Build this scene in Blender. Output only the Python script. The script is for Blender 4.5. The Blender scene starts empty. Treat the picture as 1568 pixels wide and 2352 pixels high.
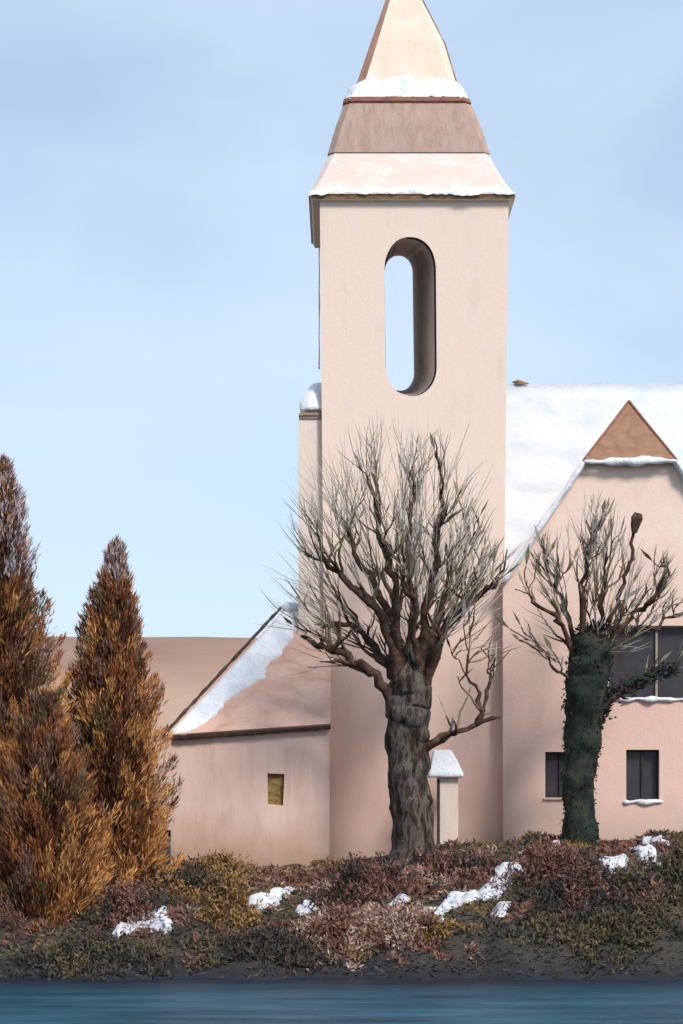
import bpy, math, random
from mathutils import Vector, Matrix, noise
R = random.Random(7)
scene = bpy.context.scene
F = 5040.0; EYE = 5.0; HOR = 1792.0
def P(px, py, d):
    return Vector(((px-784)*d/F, d-70.0, EYE-(py-HOR)*d/F))
def PX(px, d): return (px-784)*d/F
def PZ(py, d): return EYE-(py-HOR)*d/F
def sm(t): t=max(0,min(1,t)); return t*t*(3-2*t)
def interp(x, pts):
    if x<=pts[0][0]: return pts[0][1]
    for (a,b),(c,e) in zip(pts,pts[1:]):
        if x<=c: return b+(e-b)*(x-a)/(c-a)
    return pts[-1][1]
def nz(x,y,z=0.0): return noise.noise(Vector((x,y,z)))

# ---------------------------------------------------------------- materials
def mat(name, cols, nscale=1.0, stretch=(1,1,1), rough=0.85, bump=0.3, bscale=25.0, zg=None, detail=6, spec=0.2, lo=0.32, hi=0.68):
    m = bpy.data.materials.new(name); m.use_nodes=True
    nt=m.node_tree; N=nt.nodes; L=nt.links
    b=N['Principled BSDF']; b.inputs['Roughness'].default_value=rough
    b.inputs['Specular IOR Level'].default_value=spec
    g=N.new('ShaderNodeNewGeometry')
    mp=N.new('ShaderNodeMapping'); mp.inputs['Scale'].default_value=stretch
    L.new(g.outputs['Position'],mp.inputs['Vector'])
    n=N.new('ShaderNodeTexNoise'); n.inputs['Scale'].default_value=nscale; n.inputs['Detail'].default_value=detail
    n.inputs['Roughness'].default_value=0.6; n.inputs['Distortion'].default_value=0.4
    L.new(mp.outputs['Vector'],n.inputs['Vector'])
    r=N.new('ShaderNodeValToRGB')
    k=len(cols)
    els=r.color_ramp.elements
    els[0].position=lo; els[0].color=(*cols[0],1)
    els[1].position=hi; els[1].color=(*cols[-1],1)
    for i in range(1,k-1):
        e=els.new(lo+(hi-lo)*i/(k-1)); e.color=(*cols[i],1)
    L.new(n.outputs['Fac'],r.inputs['Fac'])
    out=r.outputs['Color']
    def mix(fac,a,colr):
        mx=N.new('ShaderNodeMix'); mx.data_type='RGBA'
        L.new(fac,mx.inputs['Factor']); L.new(a,mx.inputs['A'])
        mx.inputs['B'].default_value=(*colr,1)
        return mx.outputs['Result']
    if zg:
        for (z0,z1,col,amp) in zg:
            sp=N.new('ShaderNodeSeparateXYZ'); L.new(g.outputs['Position'],sp.inputs['Vector'])
            n2=N.new('ShaderNodeTexNoise'); n2.inputs['Scale'].default_value=0.7; n2.inputs['Detail'].default_value=6
            L.new(g.outputs['Position'],n2.inputs['Vector'])
            ma=N.new('ShaderNodeMath'); ma.operation='MULTIPLY_ADD'
            L.new(n2.outputs['Fac'],ma.inputs[0]); ma.inputs[1].default_value=amp; L.new(sp.outputs['Z'],ma.inputs[2])
            mr=N.new('ShaderNodeMapRange'); mr.inputs['From Min'].default_value=z0+amp*0.5; mr.inputs['From Max'].default_value=z1+amp*0.5
            L.new(ma.outputs[0],mr.inputs['Value'])
            out=mix(mr.outputs['Result'],out,col)
    L.new(out,b.inputs['Base Color'])
    if bump>0:
        n3=N.new('ShaderNodeTexNoise'); n3.inputs['Scale'].default_value=bscale; n3.inputs['Detail'].default_value=4
        L.new(mp.outputs['Vector'],n3.inputs['Vector'])
        n4=N.new('ShaderNodeTexNoise'); n4.inputs['Scale'].default_value=bscale*0.12; n4.inputs['Detail'].default_value=3
        L.new(mp.outputs['Vector'],n4.inputs['Vector'])
        ad=N.new('ShaderNodeMath'); ad.operation='MULTIPLY_ADD'; ad.inputs[1].default_value=1.3
        L.new(n4.outputs['Fac'],ad.inputs[0]); L.new(n3.outputs['Fac'],ad.inputs[2])
        bp=N.new('ShaderNodeBump'); bp.inputs['Strength'].default_value=bump; bp.inputs['Distance'].default_value=0.04
        L.new(ad.outputs[0],bp.inputs['Height']); L.new(bp.outputs['Normal'],b.inputs['Normal'])
    return m

PINK=(0.74,0.50,0.415)
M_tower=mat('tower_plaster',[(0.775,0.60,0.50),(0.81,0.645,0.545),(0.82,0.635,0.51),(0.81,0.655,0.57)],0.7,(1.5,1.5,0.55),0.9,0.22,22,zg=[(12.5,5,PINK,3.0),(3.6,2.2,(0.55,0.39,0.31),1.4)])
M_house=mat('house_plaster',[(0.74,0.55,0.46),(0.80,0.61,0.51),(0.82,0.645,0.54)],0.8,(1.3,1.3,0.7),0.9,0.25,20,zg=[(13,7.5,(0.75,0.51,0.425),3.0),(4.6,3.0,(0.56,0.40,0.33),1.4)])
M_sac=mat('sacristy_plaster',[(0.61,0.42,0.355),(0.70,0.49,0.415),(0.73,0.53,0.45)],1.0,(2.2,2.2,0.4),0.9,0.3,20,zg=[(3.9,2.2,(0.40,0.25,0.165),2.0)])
M_annex=mat('annex_plaster',[(0.68,0.56,0.48),(0.76,0.63,0.54)],1.1,(2,2,0.5),0.9,0.3,20)
M_roofpink=mat('rose_roof_tile',[(0.35,0.24,0.19),(0.42,0.29,0.235),(0.47,0.34,0.28)],1.6,(2.8,2.8,0.4),0.85,0.5,14)
M_sacroof=mat('sacristy_roof_tile',[(0.54,0.32,0.245),(0.63,0.40,0.315),(0.68,0.46,0.375)],1.2,(1,1,1.5),0.85,0.45,14)
M_spire=mat('spire_plaster',[(0.73,0.56,0.43),(0.77,0.61,0.49),(0.79,0.66,0.56)],1.3,(1.4,1.4,0.7),0.85,0.3,16)
M_spireside=mat('spire_rust_shaded_side',[(0.36,0.17,0.11),(0.5,0.28,0.2)],2,(1,1,0.6),0.85,0.3,16)
M_skirt=mat('snow_dusted_skirt',[(0.69,0.545,0.465),(0.71,0.59,0.52),(0.73,0.66,0.61)],1.3,(1,1,2),0.85,0.4,14)
M_brown=mat('brown_board',[(0.16,0.09,0.04),(0.27,0.155,0.08),(0.38,0.24,0.13)],3,(1,1,4),0.8,0.4,20)
M_redbrown=mat('red_brown_board',[(0.2,0.08,0.055),(0.32,0.15,0.10)],3,(1,1,4),0.8,0.3,20)
M_cornice=mat('weathered_cornice',[(0.22,0.15,0.12),(0.42,0.31,0.25)],3,(1,1,5),0.8,0.3,20)
M_darkboard=mat('dark_eave_board',[(0.035,0.02,0.015),(0.11,0.07,0.05)],4,(1,1,1),0.8,0.3,20)
M_hip=mat('brown_hip_tile',[(0.22,0.115,0.07),(0.29,0.16,0.10),(0.34,0.195,0.13)],1.5,(1.5,1.5,1),0.85,0.4,14)
M_snow=mat('snow',[(0.64,0.67,0.72),(0.72,0.74,0.77),(0.76,0.77,0.79)],1.5,(1,1,1),0.6,0.8,9,spec=0.3)
M_roofsnow=mat('roof_snow',[(0.52,0.55,0.60),(0.60,0.62,0.64),(0.65,0.645,0.64)],0.7,(1,1,1.6),0.65,0.5,6,spec=0.2)
M_banksnow=mat('thin_bank_snow',[(0.40,0.36,0.36),(0.60,0.61,0.65),(0.68,0.70,0.74)],2.5,(1,1,1),0.8,0.3,6,spec=0.1)
M_jamb=mat('grey_stone_jamb',[(0.50,0.43,0.39),(0.64,0.55,0.50)],1.5,(1,1,1),1.0,0.3,16,spec=0)
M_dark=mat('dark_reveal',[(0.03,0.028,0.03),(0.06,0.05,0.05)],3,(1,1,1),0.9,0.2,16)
M_glass=mat('dark_window_glass',[(0.03,0.028,0.033),(0.055,0.048,0.055)],1.6,(1,1,1),0.35,0.1,6,spec=0.35)
M_frame=mat('weathered_window_frame',[(0.28,0.25,0.2),(0.4,0.34,0.26)],4,(1,1,1),0.8,0.2,20)
M_ochre=mat('ochre_shutter',[(0.13,0.08,0.02),(0.28,0.18,0.06),(0.36,0.26,0.12)],4,(1,1,2),0.85,0.6,20)
M_bark=mat('grey_brown_bark',[(0.02,0.014,0.011),(0.05,0.037,0.028),(0.12,0.105,0.095),(0.045,0.03,0.018)],1.6,(2.4,2.4,0.7),0.95,0.7,14,lo=.38,hi=.62)
M_limb=mat('dark_limb_bark',[(0.03,0.016,0.011),(0.07,0.04,0.028),(0.11,0.078,0.055)],4,(1,1,1),0.95,0.6,20)
M_twig=mat('mid_twig_bark',[(0.13,0.09,0.05),(0.27,0.21,0.14)],1.5,(1,1,1),0.95,0,20)
M_fine=mat('pale_fine_twig',[(0.40,0.35,0.29),(0.62,0.57,0.51)],1.5,(1,1,1),0.95,0,20)
M_olive=mat('olive_leaf',[(0.15,0.14,0.07),(0.30,0.28,0.19)],4,(1,1,1),0.9,0,20)
M_ivy=mat('ivy_dark',[(0.012,0.012,0.010),(0.020,0.030,0.025),(0.06,0.045,0.03)],2,(1,1,1),0.9,0.6,16)
M_ivy2=mat('ivy_teal',[(0.018,0.032,0.028),(0.028,0.045,0.04)],5,(1,1,1),0.9,0,20)
M_rust=[mat('rust_foliage',[(0.25,0.092,0.035),(0.39,0.16,0.065)],3,(1,1,1),0.95,0,20,spec=0),
        mat('orange_foliage',[(0.50,0.22,0.07),(0.68,0.36,0.14)],3,(1,1,1),0.95,0,20,spec=0),
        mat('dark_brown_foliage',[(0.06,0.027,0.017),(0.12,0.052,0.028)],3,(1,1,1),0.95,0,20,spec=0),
        mat('umber_foliage',[(0.17,0.095,0.07),(0.26,0.155,0.115)],3,(1,1,1),0.95,0,20,spec=0),
        mat('moss_foliage',[(0.10,0.08,0.035),(0.17,0.13,0.055)],3,(1,1,1),0.95,0,20,spec=0),
        mat('frosted_foliage',[(0.48,0.42,0.45),(0.68,0.62,0.66)],3,(1,1,1),0.95,0,20,spec=0)]
M_ground=mat('river_bank_earth',[(0.048,0.042,0.038),(0.075,0.06,0.05),(0.085,0.074,0.048),(0.15,0.095,0.07)],0.5,(1,0.8,1.8),0.95,0.6,3,
             zg=[(1.7,0.7,(0.055,0.05,0.044),1.8),(0.5,0.05,(0.030,0.032,0.038),0.5)],spec=0)
M_hill=mat('ploughed_hill',[(0.27,0.165,0.125),(0.32,0.205,0.155),(0.36,0.24,0.18)],0.06,(1,1,3),0.95,0.2,2, zg=[(14,11,(0.42,0.29,0.21),1.5)])
M_tuft=[mat('tuft_dark',[(0.055,0.048,0.043),(0.085,0.073,0.063)],1,(1,1,1),0.95,0,spec=0),
        mat('tuft_redbrown',[(0.15,0.075,0.055),(0.26,0.14,0.108)],1,(1,1,1),0.95,0,spec=0),
        mat('tuft_olive',[(0.09,0.076,0.045),(0.15,0.12,0.07)],1,(1,1,1),0.95,0,spec=0),
        mat('tuft_pink',[(0.36,0.235,0.185),(0.50,0.35,0.29)],1,(1,1,1),0.95,0,spec=0),
        mat('tuft_ochre',[(0.22,0.125,0.045),(0.33,0.195,0.085)],1,(1,1,1),0.95,0,spec=0)]

def water_mat():
    m=bpy.data.materials.new('river_water'); m.use_nodes=True
    nt=m.node_tree; N=nt.nodes; L=nt.links; b=N['Principled BSDF']
    g=N.new('ShaderNodeNewGeometry'); mp=N.new('ShaderNodeMapping'); mp.inputs['Scale'].default_value=(0.16,0.7,1)
    L.new(g.outputs['Position'],mp.inputs['Vector'])
    n=N.new('ShaderNodeTexNoise'); n.inputs['Scale'].default_value=1.2; n.inputs['Detail'].default_value=6; n.inputs['Roughness'].default_value=.6
    L.new(mp.outputs['Vector'],n.inputs['Vector'])
    r=N.new('ShaderNodeValToRGB'); e=r.color_ramp.elements
    e[0].position=0.34; e[0].color=(0.007,0.036,0.062,1); e[1].position=0.68; e[1].color=(0.035,0.125,0.18,1)
    L.new(n.outputs['Fac'],r.inputs['Fac'])
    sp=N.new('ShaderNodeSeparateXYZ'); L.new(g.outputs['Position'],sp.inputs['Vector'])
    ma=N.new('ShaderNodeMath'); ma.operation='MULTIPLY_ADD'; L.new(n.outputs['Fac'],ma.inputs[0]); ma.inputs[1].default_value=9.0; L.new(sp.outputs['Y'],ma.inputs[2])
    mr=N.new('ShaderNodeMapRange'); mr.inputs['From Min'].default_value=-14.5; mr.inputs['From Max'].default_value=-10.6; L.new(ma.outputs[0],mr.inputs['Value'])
    mx=N.new('ShaderNodeMix'); mx.data_type='RGBA'; L.new(mr.outputs['Result'],mx.inputs['Factor']); L.new(r.outputs['Color'],mx.inputs['A']); mx.inputs['B'].default_value=(0.016,0.02,0.03,1)  # darker towards the shore: dark reflection put into the base colour
    L.new(mx.outputs['Result'],b.inputs['Base Color'])
    b.inputs['Roughness'].default_value=0.35; b.inputs['IOR'].default_value=1.15
    mp2=N.new('ShaderNodeMapping'); mp2.inputs['Scale'].default_value=(0.6,1.8,1); L.new(g.outputs['Position'],mp2.inputs['Vector'])
    n2=N.new('ShaderNodeTexNoise'); n2.inputs['Scale'].default_value=1.8; n2.inputs['Detail'].default_value=5
    L.new(mp2.outputs['Vector'],n2.inputs['Vector'])
    bp=N.new('ShaderNodeBump'); bp.inputs['Strength'].default_value=0.7; bp.inputs['Distance'].default_value=0.12
    L.new(n2.outputs['Fac'],bp.inputs['Height']); L.new(bp.outputs['Normal'],b.inputs['Normal'])
    return m
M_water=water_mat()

# ---------------------------------------------------------------- mesh helpers
WL={}
class MB:
    def __init__(s): s.v=[]; s.f=[]; s.m=[]
    def face(s,pts,mi=0):
        i=len(s.v); s.v+= [Vector(p) for p in pts]; s.f.append(tuple(range(i,i+len(pts)))); s.m.append(mi)
    def box(s,a,b,mi=0):
        x0,y0,z0=a; x1,y1,z1=b; i=len(s.v)
        s.v+=[Vector(p) for p in ((x0,y0,z0),(x1,y0,z0),(x1,y1,z0),(x0,y1,z0),(x0,y0,z1),(x1,y0,z1),(x1,y1,z1),(x0,y1,z1))]
        for f in ((0,3,2,1),(4,5,6,7),(0,1,5,4),(1,2,6,5),(2,3,7,6),(3,0,4,7)):
            s.f.append(tuple(i+k for k in f)); s.m.append(mi)
    def loft(s,loops,mi=0,cap=True):
        n=len(loops[0]); i0=len(s.v)
        for lp in loops: s.v+=[Vector(p) for p in lp]
        for a in range(len(loops)-1):
            for k in range(n):
                k2=(k+1)%n
                s.f.append((i0+a*n+k,i0+a*n+k2,i0+(a+1)*n+k2,i0+(a+1)*n+k)); s.m.append(mi)
        if cap:
            s.f.append(tuple(i0+k for k in reversed(range(n)))); s.m.append(mi)
            s.f.append(tuple(i0+(len(loops)-1)*n+k for k in range(n))); s.m.append(mi)
    def tube(s,pts,rad,sides=5,mi=0,jit=0.0,flat=1.0):
        loops=[]; prev=None
        for k,p in enumerate(pts):
            if k==0: t=pts[1]-pts[0]
            elif k==len(pts)-1: t=pts[-1]-pts[-2]
            else: t=pts[k+1]-pts[k-1]
            if t.length<1e-6: t=Vector((0,0,1))
            t.normalize()
            if prev is None:
                a=t.cross(Vector((0,1,0.13)));
                if a.length<0.05: a=t.cross(Vector((1,0,0)))
            else: a=prev-t*prev.dot(t)
            a.normalize(); prev=a; b=t.cross(a)
            lp=[]
            for j in range(sides):
                an=2*math.pi*j/sides; rr=rad[k]
                if jit: rr*=1+jit*(nz(p.x*1.7+math.cos(an)*1.5,p.y+math.sin(an)*1.5,p.z*1.7)*2)
                lp.append(p+a*(math.cos(an)*rr)+b*(math.sin(an)*rr*flat))
            loops.append(lp)
        s.loft(loops,mi)
    def dab(s,p,d,w,mi=0,bend=0.0):
        side=d.cross(Vector((R.uniform(-1,1),R.uniform(-1,1),R.uniform(-1,1))))
        if side.length<1e-4: return
        side.normalize(); side*=w
        q=p+d*0.45+side.cross(d)*bend
        i=len(s.v); s.v+=[p,q-side,p+d,q+side]; s.f.append((i,i+1,i+2,i+3)); s.m.append(mi)
def build(mb,name,mats,parent=None,origin=None,smooth=False,solid=0):
    vs=mb.v
    mn=Vector((min(v.x for v in vs),min(v.y for v in vs),min(v.z for v in vs)))
    mx=Vector((max(v.x for v in vs),max(v.y for v in vs),max(v.z for v in vs)))
    o=Vector(origin) if origin is not None else Vector(((mn.x+mx.x)/2,(mn.y+mx.y)/2,mn.z))
    me=bpy.data.meshes.new(name); me.from_pydata([tuple(v-o) for v in vs],[],mb.f); 
    for m in (mats if isinstance(mats,list) else [mats]): me.materials.append(m)
    me.polygons.foreach_set('material_index',mb.m)
    if smooth: me.polygons.foreach_set('use_smooth',[True]*len(me.polygons))
    me.update()
    ob=bpy.data.objects.new(name,me); scene.collection.objects.link(ob)
    WL[ob.name]=o
    if parent is not None:
        ob.parent=parent; ob.location=o-WL[parent.name]
    else: ob.location=o
    if solid:
        md=ob.modifiers.new('thick','SOLIDIFY'); md.thickness=solid; md.offset=-1
    return ob
def empty(name,loc,label,cat,parent=None,group=None):
    ob=bpy.data.objects.new(name,None); scene.collection.objects.link(ob); ob.empty_display_size=0.5
    WL[ob.name]=Vector(loc)
    if parent is not None: ob.parent=parent; ob.location=Vector(loc)-WL[parent.name]
    else: ob.location=loc
    if label: ob['label']=label
    if cat: ob['category']=cat
    if group: ob['group']=group
    return ob
def tag(ob,label,cat,group=None):
    ob['label']=label; ob['category']=cat
    if group: ob['group']=group
def fixn(ob):
    import bmesh
    bm=bmesh.new(); bm.from_mesh(ob.data); bmesh.ops.recalc_face_normals(bm,faces=bm.faces); bm.to_mesh(ob.data); bm.free()
def cut(ob,cutter_mb):
    c=build(cutter_mb,'cutter',[M_dark]); fixn(c); fixn(ob)
    md=ob.modifiers.new('b','BOOLEAN'); md.operation='DIFFERENCE'; md.object=c; md.solver='EXACT'
    bpy.context.view_layer.update()
    dg=bpy.context.evaluated_depsgraph_get()
    me=bpy.data.meshes.new_from_object(ob.evaluated_get(dg)); ob.modifiers.remove(md)
    ob.data=me
    bpy.data.objects.remove(c)
    return ob

# ---------------------------------------------------------------- terrain
TOP=[(-14,1.5),(-6,1.9),(-3,2.1),(0,2.4),(3,2.8),(6,3.05),(14,3.2)]
def shore(x): return 55.3+1.3*nz(x*0.16,3.1)+1.2*nz(x*0.45,1.7)+0.5*nz(x*1.5,4.4)
def H(x,y,fine=True):
    d=y+70; s=shore(x)
    if d<s: z=-min(2.0,(s-d)*0.25)
    else:
        u=(d-s)/11.0
        z=interp(x,TOP)*(1-(1-min(1,u))**1.35)
    if fine:
        a=sm((d-s+0.3)/2.5)*(1-sm((d-67.5)/2)*0.9)
        z+=a*(0.50*nz(x*0.4,y*0.4,1)+0.28*nz(x*1.0,y*1.0,4)+0.06*nz(x*3.5,y*3.5,9))
    return z
def hit(px,py):
    d=50.0
    while d<72:
        p=P(px,py,d)
        if p.z<=H(p.x,p.y): return p
        d+=0.1
    return P(px,py,68)
xs=[-600,-300,-150,-80,-50,-35,-25,-20]+[-16+0.13*i for i in range(int(32/0.13)+1)]+[20,25,35,50,80,150,300,600]
ys=[-400,-200,-100,-60,-40,-30,-24,-20]+[-17+0.12*i for i in range(int(17/0.12)+1)]+[2,5,10,20,40,80,150,300,600,1500]
g=MB(); nx=len(xs)
for y in ys:
    for x in xs: g.v.append(Vector((x,y,H(x,y,abs(x)<60 and abs(y)<60))))
for j in range(len(ys)-1):
    for i in range(nx-1):
        a=j*nx+i; g.f.append((a,a+1,a+1+nx,a+nx)); g.m.append(0)
ground=build(g,'ground',M_ground,origin=(0,0,0),smooth=True); ground['kind']='structure'
g=MB(); g.face([(-600,-400,0),(600,-400,0),(600,-10,0),(-600,-10,0)])
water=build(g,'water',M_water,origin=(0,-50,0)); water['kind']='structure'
g=MB(); hx=[-260+8*i for i in range(66)]; hy=[60+7*i for i in range(26)]
for y in hy:
    for x in hx:
        t=(y-60)/60
        z=2+15.3*sm(min(1,t)) if y<=120 else 17.3-8*sm((y-120)/115)
        z+=0.9*nz(x*0.02,y*0.02)*sm(t)+0.25*nz(x*0.1,y*0.1)
        g.v.append(Vector((x,y,z)))
for j in range(len(hy)-1):
    for i in range(len(hx)-1):
        a=j*len(hx)+i; g.f.append((a,a+1,a+1+len(hx),a+len(hx))); g.m.append(0)
hill=build(g,'hill',M_hill,smooth=True); hill['kind']='structure'

# ---------------------------------------------------------------- church tower
tower=empty('church_tower',(PX(950,73),3,2.4),'tall cream plastered church tower with snowy stepped spire','church tower')
def ring(cx,hw,z,ch=0.12,yc=3.0):
    c=hw*ch
    return [Vector((cx+a,yc+b,z)) for a,b in ((-hw+c,-hw),(hw-c,-hw),(hw,-hw+c),(hw,hw-c),(hw-c,hw),(-hw+c,hw),(-hw,hw-c),(-hw,-hw+c))]
def level(l,r,py,ch=0.12,grow=0.0):
    hw=3.0
    for _ in range(6):
        d=73-hw; hw=(r-l)/2*d/F
    return ring(PX((l+r)/2,d),hw+grow,PZ(py,d),ch)
def ring4(l,r,py):
    a=level(l,r,py,0.0); return [a[0],a[1],a[3],a[5]]
mb=MB()
mb.loft([ring4(751,1151,2100),ring4(742,1158,1300),ring4(734,1168,458)])
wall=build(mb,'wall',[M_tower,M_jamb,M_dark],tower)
def stad(l,r,t,b,d,n=40):
    x0,x1=PX(l,d),PX(r,d); z1,z0=PZ(t,d),PZ(b,d); cx=(x0+x1)/2; rx=(x1-x0)/2; ry=min(rx*1.25,(z1-z0)/2)
    pts=[]
    for k in range(n):
        a=2*math.pi*(k+0.5)/n; c,s=math.cos(a),math.sin(a)
        x=cx+rx*(abs(c)**0.9)*(1 if c>0 else -1)
        z=(z1-ry if s>0 else z0+ry)+ry*s
        pts.append(Vector((x+0.05*((z-z0)/(z1-z0)-.5)*(-1)+.02*nz(z*1.5,s,2),d-70,z)))
    return pts
c=MB(); c.loft([stad(883,1004,541,914,69.6),stad(884,1002,545,910,70.1),stad(884,948,588,897,76.06),stad(884,947,590,896,76.6)])
cut(wall,c)
cw=WL[wall.name]
for p in wall.data.polygons:
    q=p.center+cw; p.material_index=0
    if abs(p.normal.y)<0.85 and PZ(930,70)<q.z<PZ(520,70) and 0.02<q.y<5.95 and abs(q.x-PX(942,70))<1.2: p.material_index=1
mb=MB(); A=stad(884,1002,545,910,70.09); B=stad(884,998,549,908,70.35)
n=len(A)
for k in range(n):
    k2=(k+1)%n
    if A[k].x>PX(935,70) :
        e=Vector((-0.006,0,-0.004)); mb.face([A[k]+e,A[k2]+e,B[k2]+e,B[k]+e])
build(mb,'opening_shade_rim',M_dark,tower)  # near-black sheet along the opening's right side, shade put into its colour

roof=empty('roof',(PX(950,73),3,PZ(455,70)),None,None,tower)
mb=MB(); mb.loft([level(733,1168,462,0.0,0.02),level(717,1182,457,0.0),level(713,1184,446,0.0)])
eb=build(mb,'eave_board',[M_brown,M_tower],roof); fixn(eb)
for p in eb.data.polygons:
    if p.normal.y>-0.35: p.material_index=1
mb=MB(); mb.loft([level(708,1184,445,0.03),level(722,1163,420,0.05),level(739,1141,385,0.06),level(757,1122,349,0.07)])
build(mb,'roof_skirt',M_skirt,roof)
mb=MB(); mb.loft([level(755,1123,350,0.08,0.04),level(772,1104,292,0.09,0.04),level(791,1082,238,0.10,0.03)])
build(mb,'tile_band',[M_roofpink],roof)
mb=MB(); mb.loft([level(793,1080,238,0.12),level(787,1083,231,0.12),level(789,1080,222,0.12)])
build(mb,'cornice',M_redbrown,roof)
mb=MB(); spl=[level(792,1074,223,0.16),level(806,1062,200,0.16),level(821,1048,180,0.17),level(850,1022,95,0.2),level(884,972,0,0.26),level(925,929,-112,0.3)]
mb.loft(spl)
sp=build(mb,'spire',[M_spire,M_spireside],roof)
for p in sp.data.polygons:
    if p.normal.x<-0.35 : p.material_index=1  # facets facing away from the sun get darker rust colour, shade painted in
mb=MB()
pts=[spl[k][2].copy() for k in range(2,6)]; q=[]
for a,b in zip(pts,pts[1:]):
    for j in range(6): q.append(a.lerp(b,j/6))
q.append(pts[-1]); mb.tube(q,[0.03*(1+nz(k*.8,3)) for k in range(len(q))],5)
build(mb,'ridge_tile',M_redbrown,roof)
def snow_along(pts,r,name,parent,jit=0.35,step=0.12,flat=0.8,sag=0.05,sides=9):
    out=[]
    for a,b in zip(pts,pts[1:]):
        n=max(1,int((b-a).length/step))
        for k in range(n): out.append(a.lerp(b,k/n))
    out.append(pts[-1].copy())
    rad=[]
    for k,p in enumerate(out):
        p.z+=sag*nz(p.x*3,p.y*3,5)*2
        rr=r*(0.85+0.9*nz(p.x*2.1,p.y*2.1,p.z*2.1)+0.25*nz(p.x*9,p.y*9,1))
        rad.append(max(0.25*r,rr))
    rad[0]*=0.4; rad[-1]*=0.4
    mb=MB(); mb.tube(out,rad,sides,0,jit,flat)
    return build(mb,name,M_snow,parent,smooth=True)
def sheet(fn,nu,nv,thick,name,parent,m=None,nrm=Vector((0,-0.7,0.7))):
    mb=MB(); nn=nrm.normalized()
    for j in range(nv+1):
        for i in range(nu+1):
            u,v=i/nu,j/nv; p=fn(u,v)
            e=min(1,min(u,1-u,v,1-v)*5); e=math.sqrt(e)
            mb.v.append(p+nn*(thick*e*(0.8+0.8*nz(p.x*1.8,p.y*1.8,p.z*1.8))-0.03*(1-e)))
    for j in range(nv):
        for i in range(nu):
            a=j*(nu+1)+i; mb.f.append((a,a+1,a+nu+2,a+nu+1)); mb.m.append(0)
    return build(mb,name,m or M_snow,parent,smooth=True)
def band(lv_lo,lv_hi,thick,name,seed,amp=0.12,parent=roof,seq=(6,7,0,1,2,3)):
    mb=MB(); cols=[]
    for a,b in zip(seq,seq[1:]):
        n=max(2,int((lv_lo[a]-lv_lo[b]).length/0.07))
        for k in range(n):
            lo=lv_lo[a].lerp(lv_lo[b],k/n); hi=lv_hi[a].lerp(lv_hi[b],k/n)
            cols.append((lo,hi))
    nv=8; C=Vector((lv_lo[0].x/2+lv_lo[1].x/2,3,0))
    for lo,hi in cols:
        q=nz(lo.x*1.3+seed,lo.y*1.3)*amp*1.6+nz(lo.x*5+seed,lo.y*5)*amp*0.9
        q2=nz(lo.x*1.6-seed,lo.y*1.3)*amp*1.6+nz(lo.x*6-seed,lo.y*5)*amp*1.0
        lo2=lo+(lo-hi).normalized()*q*.7; hi2=hi+(hi-lo).normalized()*q2
        out=Vector((lo.x-C.x,lo.y-3,0)).normalized()+Vector((0,0,0.4))
        for j in range(nv+1):
            v=j/nv; p=lo2.lerp(hi2,v); e=math.sqrt(max(0,math.sin(math.pi*min(1,v*0.97+0.03))))
            mb.v.append(p+out*(thick*e*(0.8+0.9*nz(p.x*3,p.y*3,p.z*3+seed))-0.015))
    for i in range(len(cols)-1):
        for j in range(nv):
            a=i*(nv+1)+j; mb.f.append((a,a+nv+1,a+nv+2,a+1)); mb.m.append(0)
    return build(mb,name,M_snow,parent,smooth=True)
band(level(788,1076,225,0.12),level(822,1048,178,0.2),0.09,'snow_cap',3,0.16)
band(level(709,1184,445,0.03,0.02),level(719,1172,428,0.05,0.0),0.05,'snow_cap',11,0.14,seq=(7,0,1,2))
DB=70.3
but=empty('buttress',(PX(718,72.5),2.5,2.2),None,None,tower)
mb=MB(); mb.box((PX(685,DB),DB-70,1.8),(PX(738,DB)+0.3,5.2,PZ(962,DB))); build(mb,'wall',M_annex,but)
mb=MB(); z0=PZ(962,DB); xr=PX(746,DB); yb=DB-70
mb.box((PX(689,DB),yb-0.05,z0),(xr,5.3,z0+0.10)); mb.box((PX(686,DB),yb-0.09,z0+0.10),(xr,5.3,z0+0.17)); mb.box((PX(691,DB),yb-0.04,z0+0.17),(xr,5.3,z0+0.31)); build(mb,'cornice',M_cornice,but)
mb=MB(); lo=[]
for k in range(11):
    s=k/10; hgt=0.27+1.0*s; x0=PX(690,DB)+0.42*s**2.2; yy=yb+0.0+0.7*s**2
    if k in (2,3): x0-=0.05
    lp=[]
    for j in range(9):
        f=j/8; lp.append(Vector((x0+(xr-x0)*f+0.06*nz(k*.5,f*4,2),yy-0.12*math.sin(math.pi*f)+.05*nz(f*5,k*.6),z0+hgt+0.07*nz(f*4,k*.5,7))))
    for j in range(9):
        f=1-j/8; lp.append(Vector((x0+(xr-x0)*f,5.0-s,z0+hgt)))
    lo.append(lp)
mb.loft(lo); sc=build(mb,'snow_cap',M_snow,but,smooth=True)
mb=MB(); pts=[P(733,560+36*k,70.1)+Vector((R.uniform(-.01,.01),0,0)) for k in range(9)]
mb.tube(pts,[0.025*R.uniform(0.6,1.2) for _ in pts],5,0); build(mb,'downpipe',M_cornice,tower)

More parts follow.
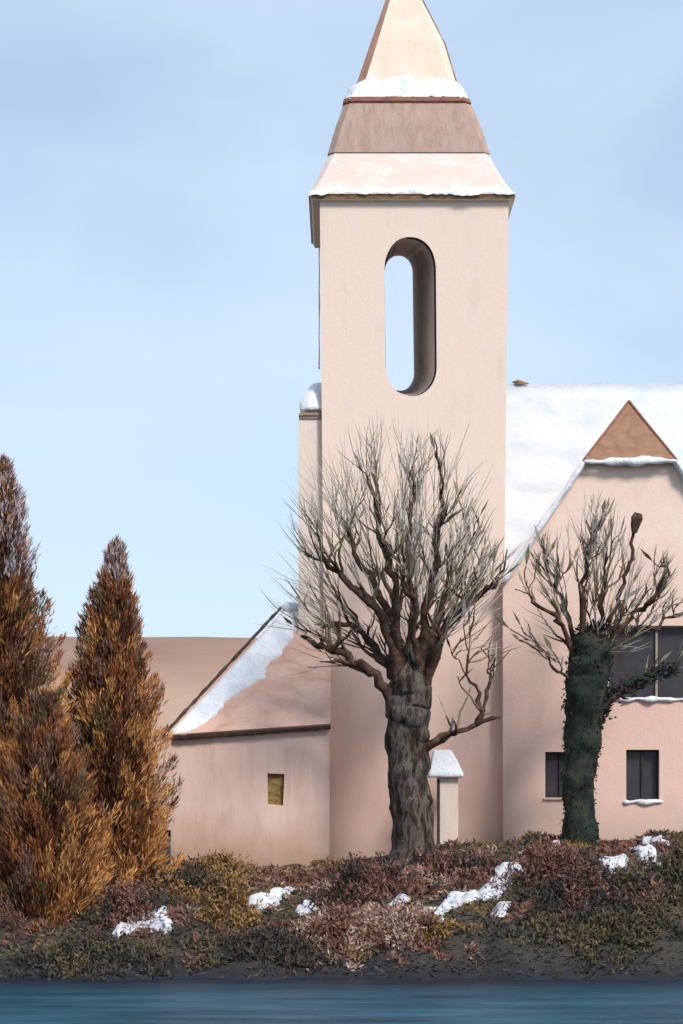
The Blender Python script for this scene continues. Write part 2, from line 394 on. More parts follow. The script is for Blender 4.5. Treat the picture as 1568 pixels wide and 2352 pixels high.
# ---------------------------------------------------------------- church nave
nave=empty('church_nave',(PX(1480,77),9,3),'long church nave under a thick snow covered roof','church')
xa,xb=PX(1120,75),PX(2300,75)
mb=MB(); mb.box((xa+.3,4.4,2.0),(xb,13.4,PZ(1345,74.4))); build(mb,'wall',M_house,nave)
zr=PZ(881,79); ze=PZ(1360,74.2)
mb=MB(); x0r=xa
nU=60; top=[];low=[];bk=[]
for i in range(nU+1):
    u=i/nU; x=x0r+(xb-x0r)*u; top.append(Vector((x,9,zr+0.10*nz(x*0.35,2)+0.04*nz(x*1.3,8)))); low.append(Vector((x,4.1,ze))); bk.append(Vector((x,13.9,ze)))
nV=14
for row in range(nV+1):
    v=row/nV
    for i in range(nU+1):
        p=low[i].lerp(top[i],v); p.z+=0.12*nz(p.x*0.5,p.z*0.5,3)*math.sin(math.pi*v); mb.v.append(p)
for row in range(nV):
    for i in range(nU):
        a=row*(nU+1)+i; mb.f.append((a,a+1,a+nU+2,a+nU+1)); mb.m.append(0)
base=nV*(nU+1); i0=len(mb.v); mb.v+=bk
for i in range(nU): mb.f.append((base+i,base+i+1,i0+i+1,i0+i)); mb.m.append(0)
build(mb,'roof',M_roofsnow,nave,smooth=True,solid=0.2)
mb=MB(); mb.tube([P(1176,884,79)+Vector((0,0,.1)),P(1190,878,78.9),P(1214,881,78.9)],[0.02,0.09,0.02],6); build(mb,'ridge_finial',M_brown,nave)

# ---------------------------------------------------------------- gabled house
DH=69.6; yH=DH-70
house=empty('house',(PX(1444,DH),4,3),'pink plastered gabled house with half-hipped brown roof and snow','house')
prof=[(1155,2030),(1155,1335),(1343,1062),(1546,1062),(1733,1335),(1733,2030)]
fr=[P(a,b,DH) for a,b in prof]; bk=[v+Vector((0,9,0)) for v in fr]
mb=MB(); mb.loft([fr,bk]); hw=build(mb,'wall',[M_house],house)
wins=[(1398,1600,1437,1606),(1438,1514,1722,1842),(1252,1322,1727,1832)]
for (l,r,t,b) in wins:
    c=MB(); c.box((PX(l,DH),yH-0.4,PZ(b,DH)),(PX(r,DH),yH+0.38,PZ(t,DH))); cut(hw,c)
hw.data.materials.clear(); hw.data.materials.append(M_house)
for p in hw.data.polygons: p.material_index=0
for wi,(l,r,t,b) in enumerate(wins):
    x0,x1,z0,z1=PX(l,DH),PX(r,DH),PZ(b,DH),PZ(t,DH)
    w=empty('window',((x0+x1)/2,yH+0.1,z0),None,None,house)
    mb=MB(); mb.box((x0,yH+0.30,z0),(x1,yH+0.34,z1)); build(mb,'glass',M_glass,w)
    mb=MB(); f=0.05; yf=yH+0.22
    mb.box((x0,yf,z0),(x0+f,yf+0.07,z1)); mb.box((x1-f,yf,z0),(x1,yf+0.07,z1)); mb.box((x0+f,yf,z1-f),(x1-f,yf+0.07,z1)); mb.box((x0+f,yf,z0),(x1-f,yf+0.07,z0+f))
    if wi==0:
        for xm in (PX(1510,DH),): mb.box((xm-0.035,yf-0.004,z0+f),(xm+0.035,yf+0.066,z1-f))
        fm=[M_frame]
    else:
        xm=(x0+x1)/2; mb.box((xm-0.02,yf+0.004,z0+f),(xm+0.02,yf+0.06,z1-f)); fm=[M_dark]
    build(mb,'frame',fm,w)
    if wi<2:
        snow_along([Vector((x0-0.1,yH-0.03,z0)),Vector((x1+0.1,yH-0.03,z0))],0.085,'snowy_sill',w,0.3,0.1,1.2,0.02)
    else:
        mb=MB(); mb.box((x0-0.05,yH-0.08,z0-0.06),(x1+0.05,yH+0.0,z0-0.002)); build(mb,'sill',M_house,w)
mb=MB()
yA=yH-0.25; A=P(1150,1342,DH); Bp=P(1341,1057,DH); B2=P(1548,1057,DH); A2=P(1740,1342,DH)
for v in (A,Bp,B2,A2): v.y=yA
ap=P(1444,925,71.6); 
def bky(v): return Vector((v.x,8.8,v.z))
mb.face([A,Bp,ap,bky(ap),bky(A)],0); mb.face([A2,bky(A2),bky(ap),ap,B2],0)
build(mb,'roof',[M_roofsnow],house,solid=0.12)
mb=MB(); up=Vector((0,-0.02,0.03)); mb.face([Bp+up+Vector((-0.08,-.02,-0.06)),B2+up+Vector((0.08,-.02,-0.06)),ap+up]); build(mb,'roof_hip',M_hip,house,solid=0.06)
mb=MB(); mb.tube([Bp+Vector((-0.03,-0.03,0)),Bp.lerp(ap,0.5)+Vector((0,-0.03,0.03)),ap+Vector((0,-0.03,0.05))],[0.03,0.04,0.045],6)
mb.tube([B2+Vector((0.03,-0.03,0)),B2.lerp(ap,0.5)+Vector((0,-0.03,0.03)),ap+Vector((0,-0.03,0.05))],[0.03,0.04,0.045],6); build(mb,'ridge_tile',M_redbrown,house)
snow_along([Bp+Vector((-0.05,-0.1,-0.08)),B2+Vector((0.05,-0.1,-0.08))],0.11,'snow_strip',house,0.3,0.1,0.9,0.02)
snow_along([A+Vector((0,-0.08,-0.02)),Bp+Vector((0,-0.08,-0.05))],0.085,'snow_strip',house,0.25,0.15,0.9,0.02)
snow_along([B2+Vector((0,-0.08,-0.05)),A2+Vector((0,-0.08,-0.02))],0.085,'snow_strip',house,0.25,0.15,0.9,0.02)

# ---------------------------------------------------------------- sacristy
DS=68.0
sac=empty('sacristy',(PX(575,70),-0.2,2.0),'low pink sacristy with hipped tile roof and snow on its hip','church annex')
mb=MB(); x0,x1=PX(392,DS),PX(757,DS)
fr=[Vector((x0,-2,1.0)),Vector((x1,-2,1.0)),Vector((x1,-2,PZ(1672,DS))),Vector((x0,-2,PZ(1692,DS)))]
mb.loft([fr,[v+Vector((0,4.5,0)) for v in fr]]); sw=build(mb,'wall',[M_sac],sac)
l,r,t,b=614,653,1776,1850
c=MB(); c.loft([[P(l+1,b-3,DS)+Vector((0,-.4,0)),P(r-3,b,DS)+Vector((0,-.4,0)),P(r,t+2,DS)+Vector((0,-.4,0)),P(l,t,DS)+Vector((0,-.4,0))],
   [P(l+1,b-3,DS)+Vector((0,.25,0)),P(r-3,b,DS)+Vector((0,.25,0)),P(r,t+2,DS)+Vector((0,.25,0)),P(l,t,DS)+Vector((0,.25,0))]]); cut(sw,c)
sw.data.materials.clear(); sw.data.materials.append(M_sac)
for p in sw.data.polygons: p.material_index=0
w=empty('window',(PX(633,DS),-1.9,PZ(b,DS)),None,None,sac)
mb=MB()
G=12
for j in range(G+1):
    for i in range(G+1):
        p=P(l-2+(r-l+4)*i/G,b+2-(b-t+4)*j/G,DS); p.y=-1.84+.05*nz(i*.6,j*.6,3); mb.v.append(p)
for j in range(G):
    for i in range(G):
        a=j*(G+1)+i; mb.f.append((a,a+1,a+G+2,a+G+1)); mb.m.append(0)
build(mb,'shutter',M_ochre,w,smooth=True)
eL=P(384,1688,67.7); eR=P(759,1662,67.7); tR=P(759,1398,71); tL=P(655,1398,71); bL=Vector((eL.x,3.0,eL.z))
mb=MB(); mb.face([eL,eR,tR,tL]); mb.face([bL,eL,tL]); build(mb,'roof',M_sacroof,sac,solid=0.1)
mb=MB(); a=eL+Vector((0.05,0.12,-0.1)); b_=eR+Vector((0,0.12,-0.1))
mb.tube([a.lerp(b_,k/24)+Vector((0,0,0.025*nz(k*0.9,1))) for k in range(25)],[0.07+0.03*nz(k*1.3,4)*2 for k in range(25)],6); build(mb,'eave_board',M_darkboard,sac)
mb=MB(); a=eL+Vector((-0.02,0.1,0.12)); b_=P(650,1396,71)+Vector((-.06,0,.02))
mb.tube([a.lerp(b_,k/26)+Vector((0.03*nz(k*0.7,2),0,0)) for k in range(27)],[0.05+0.03*nz(k*1.1,7) for k in range(27)],6); build(mb,'hip_board',M_darkboard,sac)
nS=(eR-eL).cross(tL-eL).normalized()
if nS.z<0: nS=-nS
def sf(u,v):
    a=eL.lerp(tL,v)+Vector((0.02,0,0))
    w=interp(v,[(0,0.55),(0.15,0.95),(0.45,1.25),(0.7,1.2),(0.88,1.0),(1,0.75)])
    w*=1+0.30*nz(v*6,1)+0.16*nz(v*22,5)
    return a+Vector((w*u,0,0))+Vector((0,0,0.02))
sheet(sf,14,60,0.10,'snow_sheet',sac,nrm=nS)
snow_along([tL+Vector((-0.1,-0.05,0.05)),tR+Vector((0,-0.05,0.05))],0.12,'snow_strip',sac)

# ---------------------------------------------------------------- wayside shrine
DP=68.2
sh=empty('wayside_shrine',(PX(1030,DP),DP-70+0.5,2.5),'small pale wayside shrine pillar with snow covered roof','shrine')
mb=MB(); mb.box((PX(1006,DP),DP-70,2.2),(PX(1052,DP),DP-70+0.9,PZ(1786,DP))); mb.box((PX(1002,DP),DP-70-0.05,2.0),(PX(1056,DP),DP-70+0.95,2.9)); build(mb,'pillar',M_annex,sh)
mb=MB(); mb.box((PX(1003,DP),DP-70-0.02,2.95),(PX(1010,DP),DP-70-0.003,PZ(1790,DP))); build(mb,'dark_strip',M_dark,sh)  # narrow dark strip down the pillar's left edge
def rr(l,r,py,d0,d1): return [Vector((PX(l,DP),d0,PZ(py,DP))),Vector((PX(r,DP),d0,PZ(py,DP))),Vector((PX(r,DP),d1,PZ(py,DP))),Vector((PX(l,DP),d1,PZ(py,DP)))]
y0=DP-70
mb=MB(); mb.loft([rr(983,1063,1786,y0-0.2,y0+1.1),rr(984,1064,1778,y0-0.22,y0+1.12),rr(992,1050,1745,y0+0.05,y0+0.9),rr(996,1036,1722,y0+0.25,y0+0.6)])
o=build(mb,'snowy_roof',M_snow,sh); q=o.modifiers.new('s','BEVEL'); q.width=0.05; q.segments=3

# ---------------------------------------------------------------- pollard trees
def limb_path(pts,d,n=5,wob=0.05):
    V=[P(a,b,d)+Vector((0,c,0)) for a,b,c in pts]; out=[]
    for k in range(len(V)-1):
        p0=V[max(0,k-1)];p1=V[k];p2=V[k+1];p3=V[min(len(V)-1,k+2)]
        for i in range(n):
            t=i/n
            q=0.5*((2*p1)+(p2-p0)*t+(2*p0-5*p1+4*p2-p3)*t*t+(3*p1-p0-3*p2+p3)*t**3)
            out.append(q+Vector((nz(q.x*3,q.z*3,1),nz(q.x*3,q.z*3,5),nz(q.x*3,q.z*3,9)))*wob)
    out.append(V[-1]); return out
def grow(start,d0,length,n,wob,up,c,outw):
    pts=[start.copy()]; d=d0.normalized()
    for k in range(n):
        o=(pts[-1]-c).normalized()
        d=(d+Vector((R.gauss(0,wob),R.gauss(0,wob),R.gauss(0,wob)))+Vector((0,0,up))+o*outw).normalized()
        pts.append(pts[-1]+d*(length/n))
    return pts
def pollard(name,label,d,trunk,limbs,center,extent,nrand,seed,barkm,fine=5,mid=5,scale=1.0,headr=0.5,fans=150,spread=1.0,bare=()):
    R.seed(seed)
    base=P(trunk[0][0],trunk[0][1],d)
    t=empty(name,base,label,'tree')
    mb=MB()
    pts=limb_path([(a,b,0) for a,b,_ in trunk],d,8,0.06)
    rr=[]
    for k in range(len(pts)):
        f=k/(len(pts)-1)*(len(trunk)-1); i=min(len(trunk)-2,int(f)); rr.append((trunk[i][2]*(1-(f-i))+trunk[i+1][2]*(f-i))*d/F*(1+.10*nz(k*.3,seed)))
    mb.tube(pts,rr,28,0,0.13)
    for k in range(7):
        a=R.uniform(0,6.28); rb=rr[0]*.8
        s=base+Vector((math.cos(a)*rb*1.1,math.sin(a)*rb*1.1,-0.25)); e=pts[R.randint(6,len(pts)-20)]+Vector((math.cos(a)*rb*0.6,math.sin(a)*rb*0.6,0))
        m_=s.lerp(e,0.4)-Vector((math.cos(a),math.sin(a),0))*rb*0.3
        mb.tube([s,s.lerp(m_,.5),m_,m_.lerp(e,.5),e],[rb*0.26,rb*.22,rb*0.17,rb*.14,rb*0.06],8,0,0.2)
    build(mb,'trunk',barkm,t,smooth=True)
    C=P(center[0],center[1],d)
    cr=MB(); L1=[]
    for (pl,r0) in limbs: L1.append((limb_path(pl,d,5,0.22),r0,1))
    for k in range(nrand):
        a=R.uniform(0,6.28); el=R.uniform(0.3,1.35)
        dr=Vector((math.cos(a)*math.cos(el),math.sin(a)*math.cos(el),math.sin(el)))
        pp=grow(pts[-1]+Vector((R.uniform(-.3,.3)*headr*2,R.uniform(-.3,.3)*headr*2,R.uniform(-.9,-.1))),dr,R.uniform(1.0,2.3)*scale,9,0.2,0.05,C,0.05)
        L1.append((pp,R.uniform(0.05,0.09)*scale,0))
    def env(p):
        dx=p.x-C.x; dz=p.z-C.z; dy=p.y-C.y
        ex=extent[0] if dx<0 else extent[1]
        return (dx/ex)**2+(dy/((extent[0]+extent[1])/2))**2+(dz/(extent[2] if dz>0 else extent[3]))**2
    tips=[]
    for li,(pp,r0,main) in enumerate(L1):
        n=len(pp)
        if li in bare:
            cr.tube(pp,[r0*(1-0.4*k/(n-1)) for k in range(n)],8,0,0.2); continue
        cr.tube(pp,[r0*(1-0.75*k/(n-1))*(1+0.5*nz(k*.9,r0*50)) for k in range(n)],8,0,0.3)
        ln=sum((pp[k+1]-pp[k]).length for k in range(n-1))
        for j in range(int(mid*max(1,ln))):
            f=R.uniform(0.2,1.0); i=min(n-2,int(f*(n-1))); s=pp[i]; dr=(pp[i+1]-pp[i]).normalized()
            dr=dr*0.5+(s-C).normalized()*0.5+Vector((R.gauss(0,.45),R.gauss(0,.45),R.gauss(0.5,.3)))
            r1=r0*(1-0.7*f)*0.65
            q=grow(s,dr,R.uniform(0.5,1.6)*scale,7,0.28,0.12,C,0.04)
            cr.tube(q,[max(0.02,r1*(1-0.7*k/7))*(1+.3*nz(k*1.3,f*9)) for k in range(8)],5,R.choice([0,0,0,1]))
            tips.append((q[-1],(q[-1]-q[-3]).normalized())); tips.append((q[4],(q[5]-q[3]).normalized()))
            for jj in range(fine):
                ff=R.uniform(0.15,1); ii=min(6,int(ff*7)); s2=q[ii]
                d2=(q[ii+1]-q[ii]).normalized()*0.9+(s2-C).normalized()*0.35+Vector((R.gauss(0,.3),R.gauss(0,.3),R.gauss(.35,.25)))
                q2=grow(s2,d2,R.uniform(0.4,1.2)*scale,5,0.24,0.08,C,0.05)
                if env(q2[-1])>1.0: continue
                mi=R.choice([0,1,1,1,3,2])
                cr.tube(q2,[0.016,0.026,0.028,0.021,0.014,0.003],4,mi)
                if R.random()<.7: tips.append((q2[3],(q2[-1]-q2[2]).normalized()))
            if R.random()<0.6:
                s2=q[-1]; cr.dab(s2,(q[-1]-q[-3]).normalized()*R.uniform(0.3,0.65)+Vector((0,0,0.12)),R.uniform(0.04,0.08),R.choice([3,3,2]))
    R.shuffle(tips); used=0
    for s,dt in tips:
        if used>=fans: break
        o=(s-C).normalized()
        dr=(dt*.35+o*.95+Vector((0,0,.34))+Vector((R.gauss(0,.15),R.gauss(0,.15),0))).normalized()
        ln=0.2
        while env(s+dr*ln)<1.0 and ln<6: ln+=0.15
        if ln<.4: continue
        used+=1
        ln=ln*R.uniform(.6,1.05)
        hops=1 if ln<1.6*scale else 2
        mi=R.choice([2,2,1,1,3])
        cur=[(s,dr)]
        for hp in range(hops):
            nxt=[]
            for (s0,d0) in cur:
                L_=ln/hops
                for j in range(R.randint(1,3) if hp==0 else R.randint(1,3)):
                    dd=(d0+Vector((R.gauss(0,.16),R.gauss(0,.16),R.gauss(0,.10)))*spread).normalized()
                    q=grow(s0,dd,L_*R.uniform(.7,1.15),4,0.11,0.05,C,0.03)
                    w=R.uniform(.010,.018)*(1 if hp==0 else .7)
                    cr.tube(q,[w*.7,w*1.15,w*1.1,w*.8,.003],3,mi if hp==0 else 2)
                    nxt.append((q[3],(q[4]-q[2]).normalized()))
            cur=nxt
    build(cr,'crown',[M_limb,M_twig,M_fine,M_olive],t,smooth=True)
    return t,pts,rr
LB=[([(915,1640,-.1),(870,1565,-.3),(800,1512,-.4),(735,1488,-.4),(690,1462,-.3)],.20),
 ([(915,1560,0),(850,1470,.2),(800,1435,.3),(740,1440,.2)],.15),
 ([(920,1570,-.2),(875,1425,-.6),(805,1345,-.9),(735,1290,-1.1)],.20),
 ([(920,1560,.2),(888,1390,.8),(835,1300,1.3),(800,1200,1.5)],.17),
 ([(930,1560,-.1),(905,1370,-.9),(880,1250,-1.3),(855,1140,-1.5)],.16),
 ([(940,1560,.2),(950,1360,.8),(940,1230,1.2),(958,1090,1.5)],.14),
 ([(955,1570,-.1),(985,1370,-.7),(1000,1250,-1.2),(1012,1130,-1.5)],.16),
 ([(960,1570,.2),(1010,1400,.5),(1060,1320,1.1),(1085,1210,1.6)],.17),
 ([(960,1620,-.1),(1020,1450,-.5),(1090,1380,-.8),(1140,1335,-1)],.19),
 ([(965,1620,.1),(1005,1480,.5),(1050,1390,.9),(1120,1320,1.5)],.15),
 ([(955,1540,-.4),(950,1410,-1.1),(930,1360,-1.6),(915,1330,-2.0)],.13),
 ([(950,1740,-.1),(1015,1692,-.2),(1075,1670,-.2),(1148,1648,-.2)],.15),
 ([(1095,1668,-.2),(1108,1620,-.2),(1085,1560,-.3),(1072,1505,-.3)],.09),
 ([(1108,1640,-.2),(1125,1580,.1),(1130,1530,.2)],.07)]
pollard('pollard_tree','large bare pollarded tree with gnarled trunk and fanning twigs',65.5,
   [(955,2040,60),(950,1940,50),(942,1840,46),(934,1720,47),(938,1640,52),(940,1580,50),(938,1530,34),(936,1480,12)],LB,(932,1480),(5.0,3.45,8.1,0.9),4,5,M_bark,fine=2,mid=2.1,fans=210)
LB2=[([(1330,1540,0),(1290,1445,-.2),(1245,1405,-.4),(1210,1370,-.6)],.11),
 ([(1335,1530,0),(1298,1395,.4),(1275,1330,.6),(1265,1290,.7)],.10),
 ([(1345,1530,0),(1335,1370,-.4),(1345,1290,-.7),(1350,1240,-.8)],.11),
 ([(1355,1530,0),(1385,1390,.3),(1395,1310,.7),(1400,1260,.9)],.10),
 ([(1395,1430,-.6),(1420,1360,-.7),(1438,1290,-.8),(1449,1205,-.8)],.07),
 ([(1370,1540,0),(1440,1425,-.3),(1490,1380,-.6),(1530,1320,-.8)],.11),
 ([(1370,1550,0),(1450,1460,.3),(1520,1430,.4),(1580,1400,.5)],.09),
 ([(1345,1690,-.1),(1390,1615,-.3),(1460,1570,-.4),(1530,1540,-.4)],.17),
 ([(1320,1580,0),(1270,1530,-.3),(1240,1490,-.5),(1200,1470,-.6)],.06),
 ([(1360,1520,-.1),(1375,1470,-.4),(1395,1430,-.6)],.10)]
t2,tp,tr2=pollard('ivy_covered_pollard_tree','dark ivy covered pollarded tree with bare twigs',66.0,
   [(1335,2030,52),(1335,1950,42),(1328,1850,34),(1335,1720,38),(1346,1610,48),(1354,1530,48),(1356,1470,40),(1356,1435,16)],LB2,(1355,1490),(2.4,3.1,4.9,0.5),3,11,M_ivy,fine=2,mid=2.6,scale=0.75,headr=0.35,fans=120,bare=(4,))
mb=MB()
for k in range(2600):
    f=R.random()**0.9; i=min(len(tp)-4,int(f*len(tp))); a=R.uniform(0,6.28); r=tr2[i]*R.uniform(0.75,1.1)
    p=tp[i]+Vector((math.cos(a)*r,math.sin(a)*r,R.uniform(-.25,.25)))
    mb.dab(p,Vector((math.cos(a)*.2,math.sin(a)*.2,R.uniform(-.9,.3))).normalized()*R.uniform(.06,.16),R.uniform(.02,.05),0 if R.random()<.85 else 1)
sl=limb_path([(1360,1650,-.1),(1400,1600,-.3),(1460,1570,-.4),(1535,1540,-.4)],66,6)
for k in range(900):
    p=R.choice(sl)+Vector((R.gauss(0,.13),R.gauss(0,.12),R.gauss(0,.10)))
    mb.dab(p,Vector((R.uniform(-.1,1),R.uniform(-.4,.4),R.uniform(-.2,.6))).normalized()*R.uniform(.1,.26),R.uniform(.02,.05),R.choice([0,1]))
build(mb,'ivy',[M_ivy,M_ivy2],t2)
mb=MB(); kp=P(1450,1205,66)+Vector((0,-.9,0))
mb.tube([kp+Vector((-.05,0,-.35)),kp+Vector((0,0,-.1)),kp+Vector((.02,0,.1)),kp+Vector((.05,0,.24))],[.07,.15,.18,.10],8,0,.5); build(mb,'burl',M_limb,t2)

# ---------------------------------------------------------------- conifers
def conifer(label,px,top,bot,d,prof,seed,frost,nb=240,w=(5,2.2,2.6,3,1.2),dens=1.0,lean=0,rx=1.0):
    R.seed(seed); base=P(px,bot,d); tip=P(px+lean,top,d)
    t=empty('conifer_tree',base,label,'tree',group='rust brown conifers on the bank')
    mb=MB(); mb.tube([base+Vector((0,0,-.3)),base.lerp(tip,.5),tip-Vector((0,0,.3))],[.2,.12,.03],8); build(mb,'trunk',M_limb,t)
    mb=MB()
    for k in range(nb):
        f=(k+R.random())/nb; h=f*0.99
        a=k*2.399+R.uniform(-.3,.3)
        Rm=interp(h,prof)*R.uniform(0.66,1.12)*(1+.35*nz(math.cos(a)*1.5,math.sin(a)*1.5,h*7+seed))
        out=Vector((math.cos(a),math.sin(a),0))
        if out.x>.2: Rm*=rx
        s=base.lerp(tip,h); rise=0.8+0.9*h
        pal=R.choices(range(5),w)[0]
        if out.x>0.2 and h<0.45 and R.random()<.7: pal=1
        n=int((110+220*(1-h))*dens)
        for j in range(n):
            v=R.random()**0.6
            ax=s+out*(Rm*v)+Vector((0,0,rise*Rm*v*v*0.7))
            sp=(0.045+0.16*math.sin(math.pi*min(1,v*.9+.1)))*min(1,.35+Rm*.5)
            p=ax+Vector((R.gauss(0,sp),R.gauss(0,sp),R.gauss(0,sp*.8)))
            dr=(out*R.uniform(.2,.8)+Vector((R.gauss(0,.2),R.gauss(0,.2),R.uniform(.4,1.1)*rise))).normalized()
            mi=pal if R.random()<.88 else R.choices(range(5),w)[0]
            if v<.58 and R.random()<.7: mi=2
            if frost and h>1-frost and v>.6 and R.random()<.55: mi=5
            mb.dab(p,dr*R.uniform(.10,.34),R.uniform(.009,.024),mi,0.3)
        if R.random()<.4: mb.tube([s,s+out*Rm*.5+Vector((0,0,rise*Rm*.15)),s+out*Rm*.85+Vector((0,0,rise*Rm*.55))],[.03,.02,.006],3,2)
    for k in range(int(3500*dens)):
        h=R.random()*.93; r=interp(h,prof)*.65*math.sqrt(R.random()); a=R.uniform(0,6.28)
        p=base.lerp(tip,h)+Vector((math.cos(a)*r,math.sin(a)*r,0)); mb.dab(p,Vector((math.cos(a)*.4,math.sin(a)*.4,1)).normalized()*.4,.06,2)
    for j in range(110):
        p=tip+Vector((R.gauss(0,.04),R.gauss(0,.04),.1-R.random()*1.1)); mb.dab(p,Vector((R.gauss(0,.3),R.gauss(0,.3),1)).normalized()*.26,.015,R.choice([5,2,0]))
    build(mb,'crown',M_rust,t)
PA=[(0,1.95),(.2,2.1),(.4,1.75),(.55,1.35),(.7,1.0),(.83,.68),(.93,.32),(1,.02)]
conifer('tall rust brown conifer with frosted tips on the bank',8,1060,2120,64.0,PA,21,.3,340,(6,1.3,2.8,2.8,2.4))
PB=[(0,2.05),(.2,1.95),(.35,1.72),(.5,1.4),(.65,1.08),(.8,.7),(.9,.36),(1,.02)]
conifer('orange brown pointed conifer with frosted tip',256,1250,2120,64.6,PB,22,.13,350,(6,2.2,2.2,2.6,1.2),lean=12,rx=.86)
PC=[(0,1.9),(.3,1.8),(.6,1.3),(.8,.8),(.93,.45),(1,.1)]
conifer('shorter rust brown conifer beside taller ones',100,1600,2215,61.5,PC,23,0,240,(6,1.8,2.8,3.2,2.0))
conifer('tall rust brown conifer with frosted tips on the bank',-130,1150,2110,65.0,PA,24,.2,160,dens=.6)

# ---------------------------------------------------------------- bushes, undergrowth, snow
def bush(px,py,rx,rz,pal,label,seed):
    R.seed(seed); p0=hit(px,py); mb=MB(); rx*=p0.y+70; rx/=F; rz*=(p0.y+70)/F
    for k in range(int(90+rx*130)):
        a=R.uniform(0,6.28); rr_=abs(R.gauss(0,.6))*rx; s=Vector((p0.x+math.cos(a)*rr_*1.3,p0.y+math.sin(a)*rr_*.9,0)); s.z=H(s.x,s.y)-.05
        hgt=rz*math.exp(-(rr_/rx)**2)*R.uniform(.35,1.15)*(1+.8*nz(s.x*1.6,s.y*1.6,seed))+.05
        e=s+Vector((R.gauss(0,.18)+math.cos(a)*.1,R.gauss(0,.12),hgt))
        mb.tube([s,s.lerp(e,.5)+Vector((R.gauss(0,.04),0,0)),e+Vector((0,0,.03))],[.010,.008,.003],3,0)
        c=pal[int((nz(s.x*.9,s.y*.9,seed*.1)*.9+.5)*len(pal)*.999)%len(pal)]
        for j in range(28):
            q=s.lerp(e,R.uniform(.05,1))+Vector((R.gauss(0,.09),R.gauss(0,.09),R.gauss(0,.05)))
            mb.dab(q,Vector((R.gauss(0,.6),R.gauss(0,.6),R.uniform(0,1.2))).normalized()*R.uniform(.08,.24),R.uniform(.014,.038),c if R.random()<.93 else R.choice(pal))
    o=build(mb,'bush',M_tuft); tag(o,label,'bush','winter bushes along the river bank'); return o
OL='low olive brown winter bush on the river bank'; RD='low red brown winter bush below the church'; DK='dark bare winter bush on the bank'
for i,(a,b,c,e,pal,lb) in enumerate([(290,2110,90,75,[2,0,1,0],OL),(420,2065,100,66,[2,0,4,1],OL),(525,2130,45,95,[4,2,4,0],OL),
    (840,2060,90,80,[1,1,0,1],RD),(1060,2005,100,36,[1,3,1,0],RD),(1280,2030,90,66,[1,0,1,2],RD),(1350,2075,90,70,[0,1,0],DK),(1450,2070,110,54,[0,2,0,1],DK),(1545,2050,80,90,[0,2,0],DK),(490,2010,90,40,[2,4,1],OL),(1250,1985,60,32,[1,0],RD),
    (780,2140,110,36,[3,1,3],RD),(910,2145,100,36,[3,1,4],RD),(230,2200,140,40,[0,2],DK),(1400,2150,140,40,[0,2],DK),(600,2180,140,34,[0,2,1],DK)]):
    bush(a,b,c,e,pal,lb,100+i)
R.seed(55); mb=MB()
for k in range(70000):
    x=R.uniform(-12,12); v=R.random()**0.75; y=-70+shore(x)+0.05+v*12.3
    z=H(x,y); u=(y+70-shore(x))/11
    c=nz(x*.4,y*.45,20)*1.6+nz(x*1.2,y*1.2,33)*.5+R.gauss(0,.03)
    lim=.42+.35*nz(x*.45,7.7)
    if u<lim:
        pal=2 if c<-.2 and u>lim*.5 else 0
        if u<lim*.55 and R.random()<.5: continue
    elif c>.2: pal=1
    elif c>.0: pal=3 if u>.4 and -5<x<4.5 and R.random()<.85 else 1
    elif c>-.12: pal=0
    elif c>-.35: pal=2
    else: pal=4 if R.random()<.8 else 2
    s=.4 if u<lim else .8
    mb.dab(Vector((x,y,z-.01)),Vector((R.gauss(0,.9),R.gauss(0,.4),R.uniform(.1,.8)*s)).normalized()*R.uniform(.08,.28),R.uniform(.015,.042),pal)
o=build(mb,'undergrowth',M_tuft); o['kind']='stuff'; o['label']='dry brown grass and leaf litter on the bank'
def snowpatch(pts,width,seed):
    W=[hit(a,b) for a,b in pts]; mb=MB(); path=[]
    for a,b in zip(W,W[1:]):
        n=max(2,int((b-a).length/.04))
        for k in range(n): path.append(a.lerp(b,k/n))
    path.append(W[-1]); n=len(path); nv=22
    for i,p in enumerate(path):
        f=i/(n-1); w=width*(max(0.02,math.sin(math.pi*min(.98,max(.02,f))))**.5)*(1+.9*nz(p.x*1.8+seed,p.y*2,seed)+.3*nz(p.x*5+seed,p.y*2,seed))
        for j in range(nv+1):
            v=j/nv*2-1; x=p.x+0.22*nz(v*3,f*9,seed); y=p.y+v*w*2.4+.2*nz(p.x*2,v*2,seed)
            e=math.sqrt(max(0,1-v*v))*min(1,f*8,(1-f)*8)
            zz=H(x,y)-.05+e*(.22+.14*nz(x*1.8,y*1.8,seed)+.06*nz(x*6,y*6,seed))
            mb.v.append(Vector((x,y,zz)))
    for i in range(n-1):
        for j in range(nv):
            a=i*(nv+1)+j; mb.f.append((a,a+nv+1,a+nv+2,a+1)); mb.m.append(0)
    o=build(mb,'snow_patch',M_banksnow,smooth=True); tag(o,'soft melting snow patch on the brown river bank','snow','snow patches on the river bank')
for i,(pp,w) in enumerate([([(262,2150),(320,2115),(390,2095)],.26),([(318,2075),(350,2065),(382,2075)],.28),([(335,2140),(390,2140)],.18),
    ([(553,2078),(620,2072),(690,2045)],.28),([(555,2110),(610,2092)],.16),([(680,2100),(755,2082)],.16),
    ([(975,2120),(1020,2095),(1060,2075),(1120,2052)],.27),([(1090,2068),(1150,2040),(1210,2005)],.30),([(1140,2022),(1198,1988)],.22),([(1130,2104),(1170,2088)],.18),
    ([(1340,2085),(1375,2060)],.2),([(1365,2060),(1400,2022),(1425,1990)],.22),([(1385,1998),(1440,1985)],.24),([(1450,1958),(1515,1982)],.24),([(1190,1968),(1290,1950)],.16),([(1470,1948),(1535,1940)],.2),([(895,2088),(940,2070)],.10),([(1495,2012),(1565,1995)],.15),([(1440,2035),(1480,2020)],.15)]):
    snowpatch(pp,w,i*3.7)

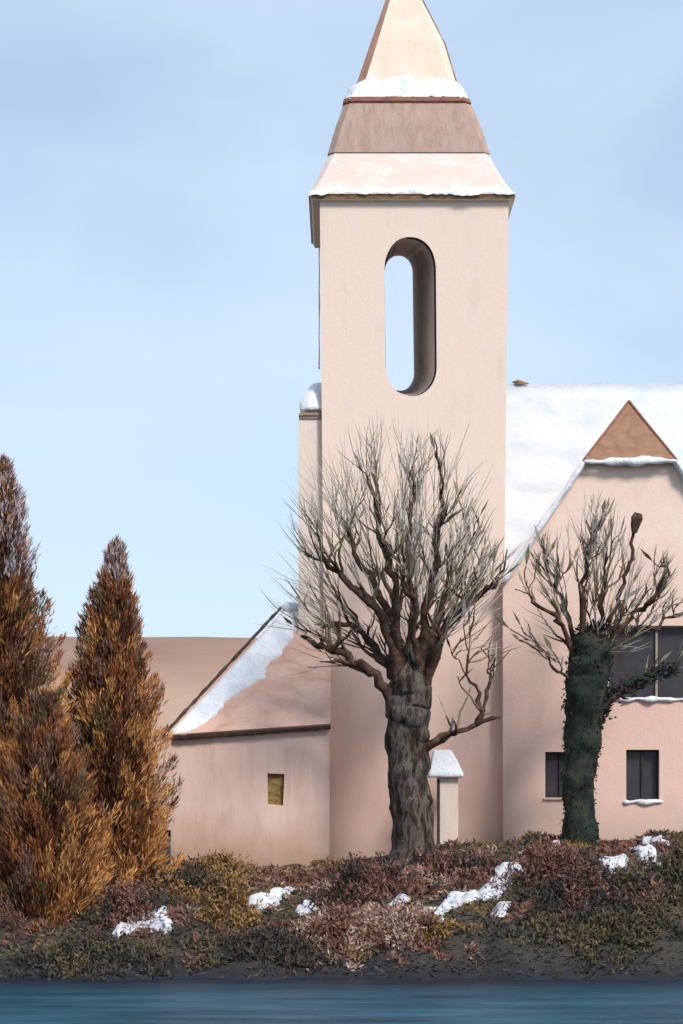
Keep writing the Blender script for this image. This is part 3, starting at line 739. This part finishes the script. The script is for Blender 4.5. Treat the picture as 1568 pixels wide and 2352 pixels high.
# ---------------------------------------------------------------- light, sky, camera
EL=math.radians(42); AZ=math.radians(33)
S=Vector((math.sin(AZ)*math.cos(EL),-math.cos(AZ)*math.cos(EL),math.sin(EL)))
ld=bpy.data.lights.new('sun','SUN'); ld.energy=3.5; ld.angle=math.radians(14); ld.color=(1.0,0.94,0.88)
lo=bpy.data.objects.new('sun',ld); scene.collection.objects.link(lo); lo.rotation_euler=S.to_track_quat('Z','Y').to_euler(); lo.location=(30,-60,60)
w=bpy.data.worlds.new('World'); scene.world=w; w.use_nodes=True
nt=w.node_tree; N=nt.nodes; L=nt.links; bg=N['Background']
sky=N.new('ShaderNodeTexSky'); sky.sky_type='NISHITA'; sky.sun_disc=False; sky.sun_elevation=EL; sky.sun_rotation=math.pi-AZ
sky.air_density=1.0; sky.dust_density=0.9; sky.ozone_density=1.3
tc=N.new('ShaderNodeTexCoord'); mp=N.new('ShaderNodeMapping'); mp.inputs['Scale'].default_value=(1.3,1.3,3.0)
mp.inputs['Location'].default_value=(0.35,0,0.2)
L.new(tc.outputs['Generated'],mp.inputs['Vector'])
n=N.new('ShaderNodeTexNoise'); n.inputs['Scale'].default_value=3.2; n.inputs['Detail'].default_value=7; n.inputs['Distortion'].default_value=0.3
L.new(mp.outputs['Vector'],n.inputs['Vector'])
mr=N.new('ShaderNodeMapRange'); mr.inputs['From Min'].default_value=.33; mr.inputs['From Max'].default_value=.68; mr.inputs['To Min'].default_value=0.45; mr.inputs['To Max'].default_value=.88
L.new(n.outputs['Fac'],mr.inputs['Value'])
mx=N.new('ShaderNodeMix'); mx.data_type='RGBA'; L.new(mr.outputs['Result'],mx.inputs['Factor']); L.new(sky.outputs['Color'],mx.inputs['A']); mx.inputs['B'].default_value=(5.0,6.15,7.6,1)
L.new(mx.outputs['Result'],bg.inputs['Color']); bg.inputs['Strength'].default_value=0.14
cd=bpy.data.cameras.new('camera'); cam=bpy.data.objects.new('camera',cd); scene.collection.objects.link(cam)
cam.location=(0,-70,EYE); cam.rotation_euler=(math.radians(90),0,0)
cd.sensor_fit='VERTICAL'; cd.sensor_height=36; cd.lens=36*F/2352; cd.shift_y=(HOR-1176)/2352; cd.clip_end=3000
scene.camera=cam
scene.view_settings.view_transform='Standard'; scene.view_settings.look='None'; scene.view_settings.exposure=0
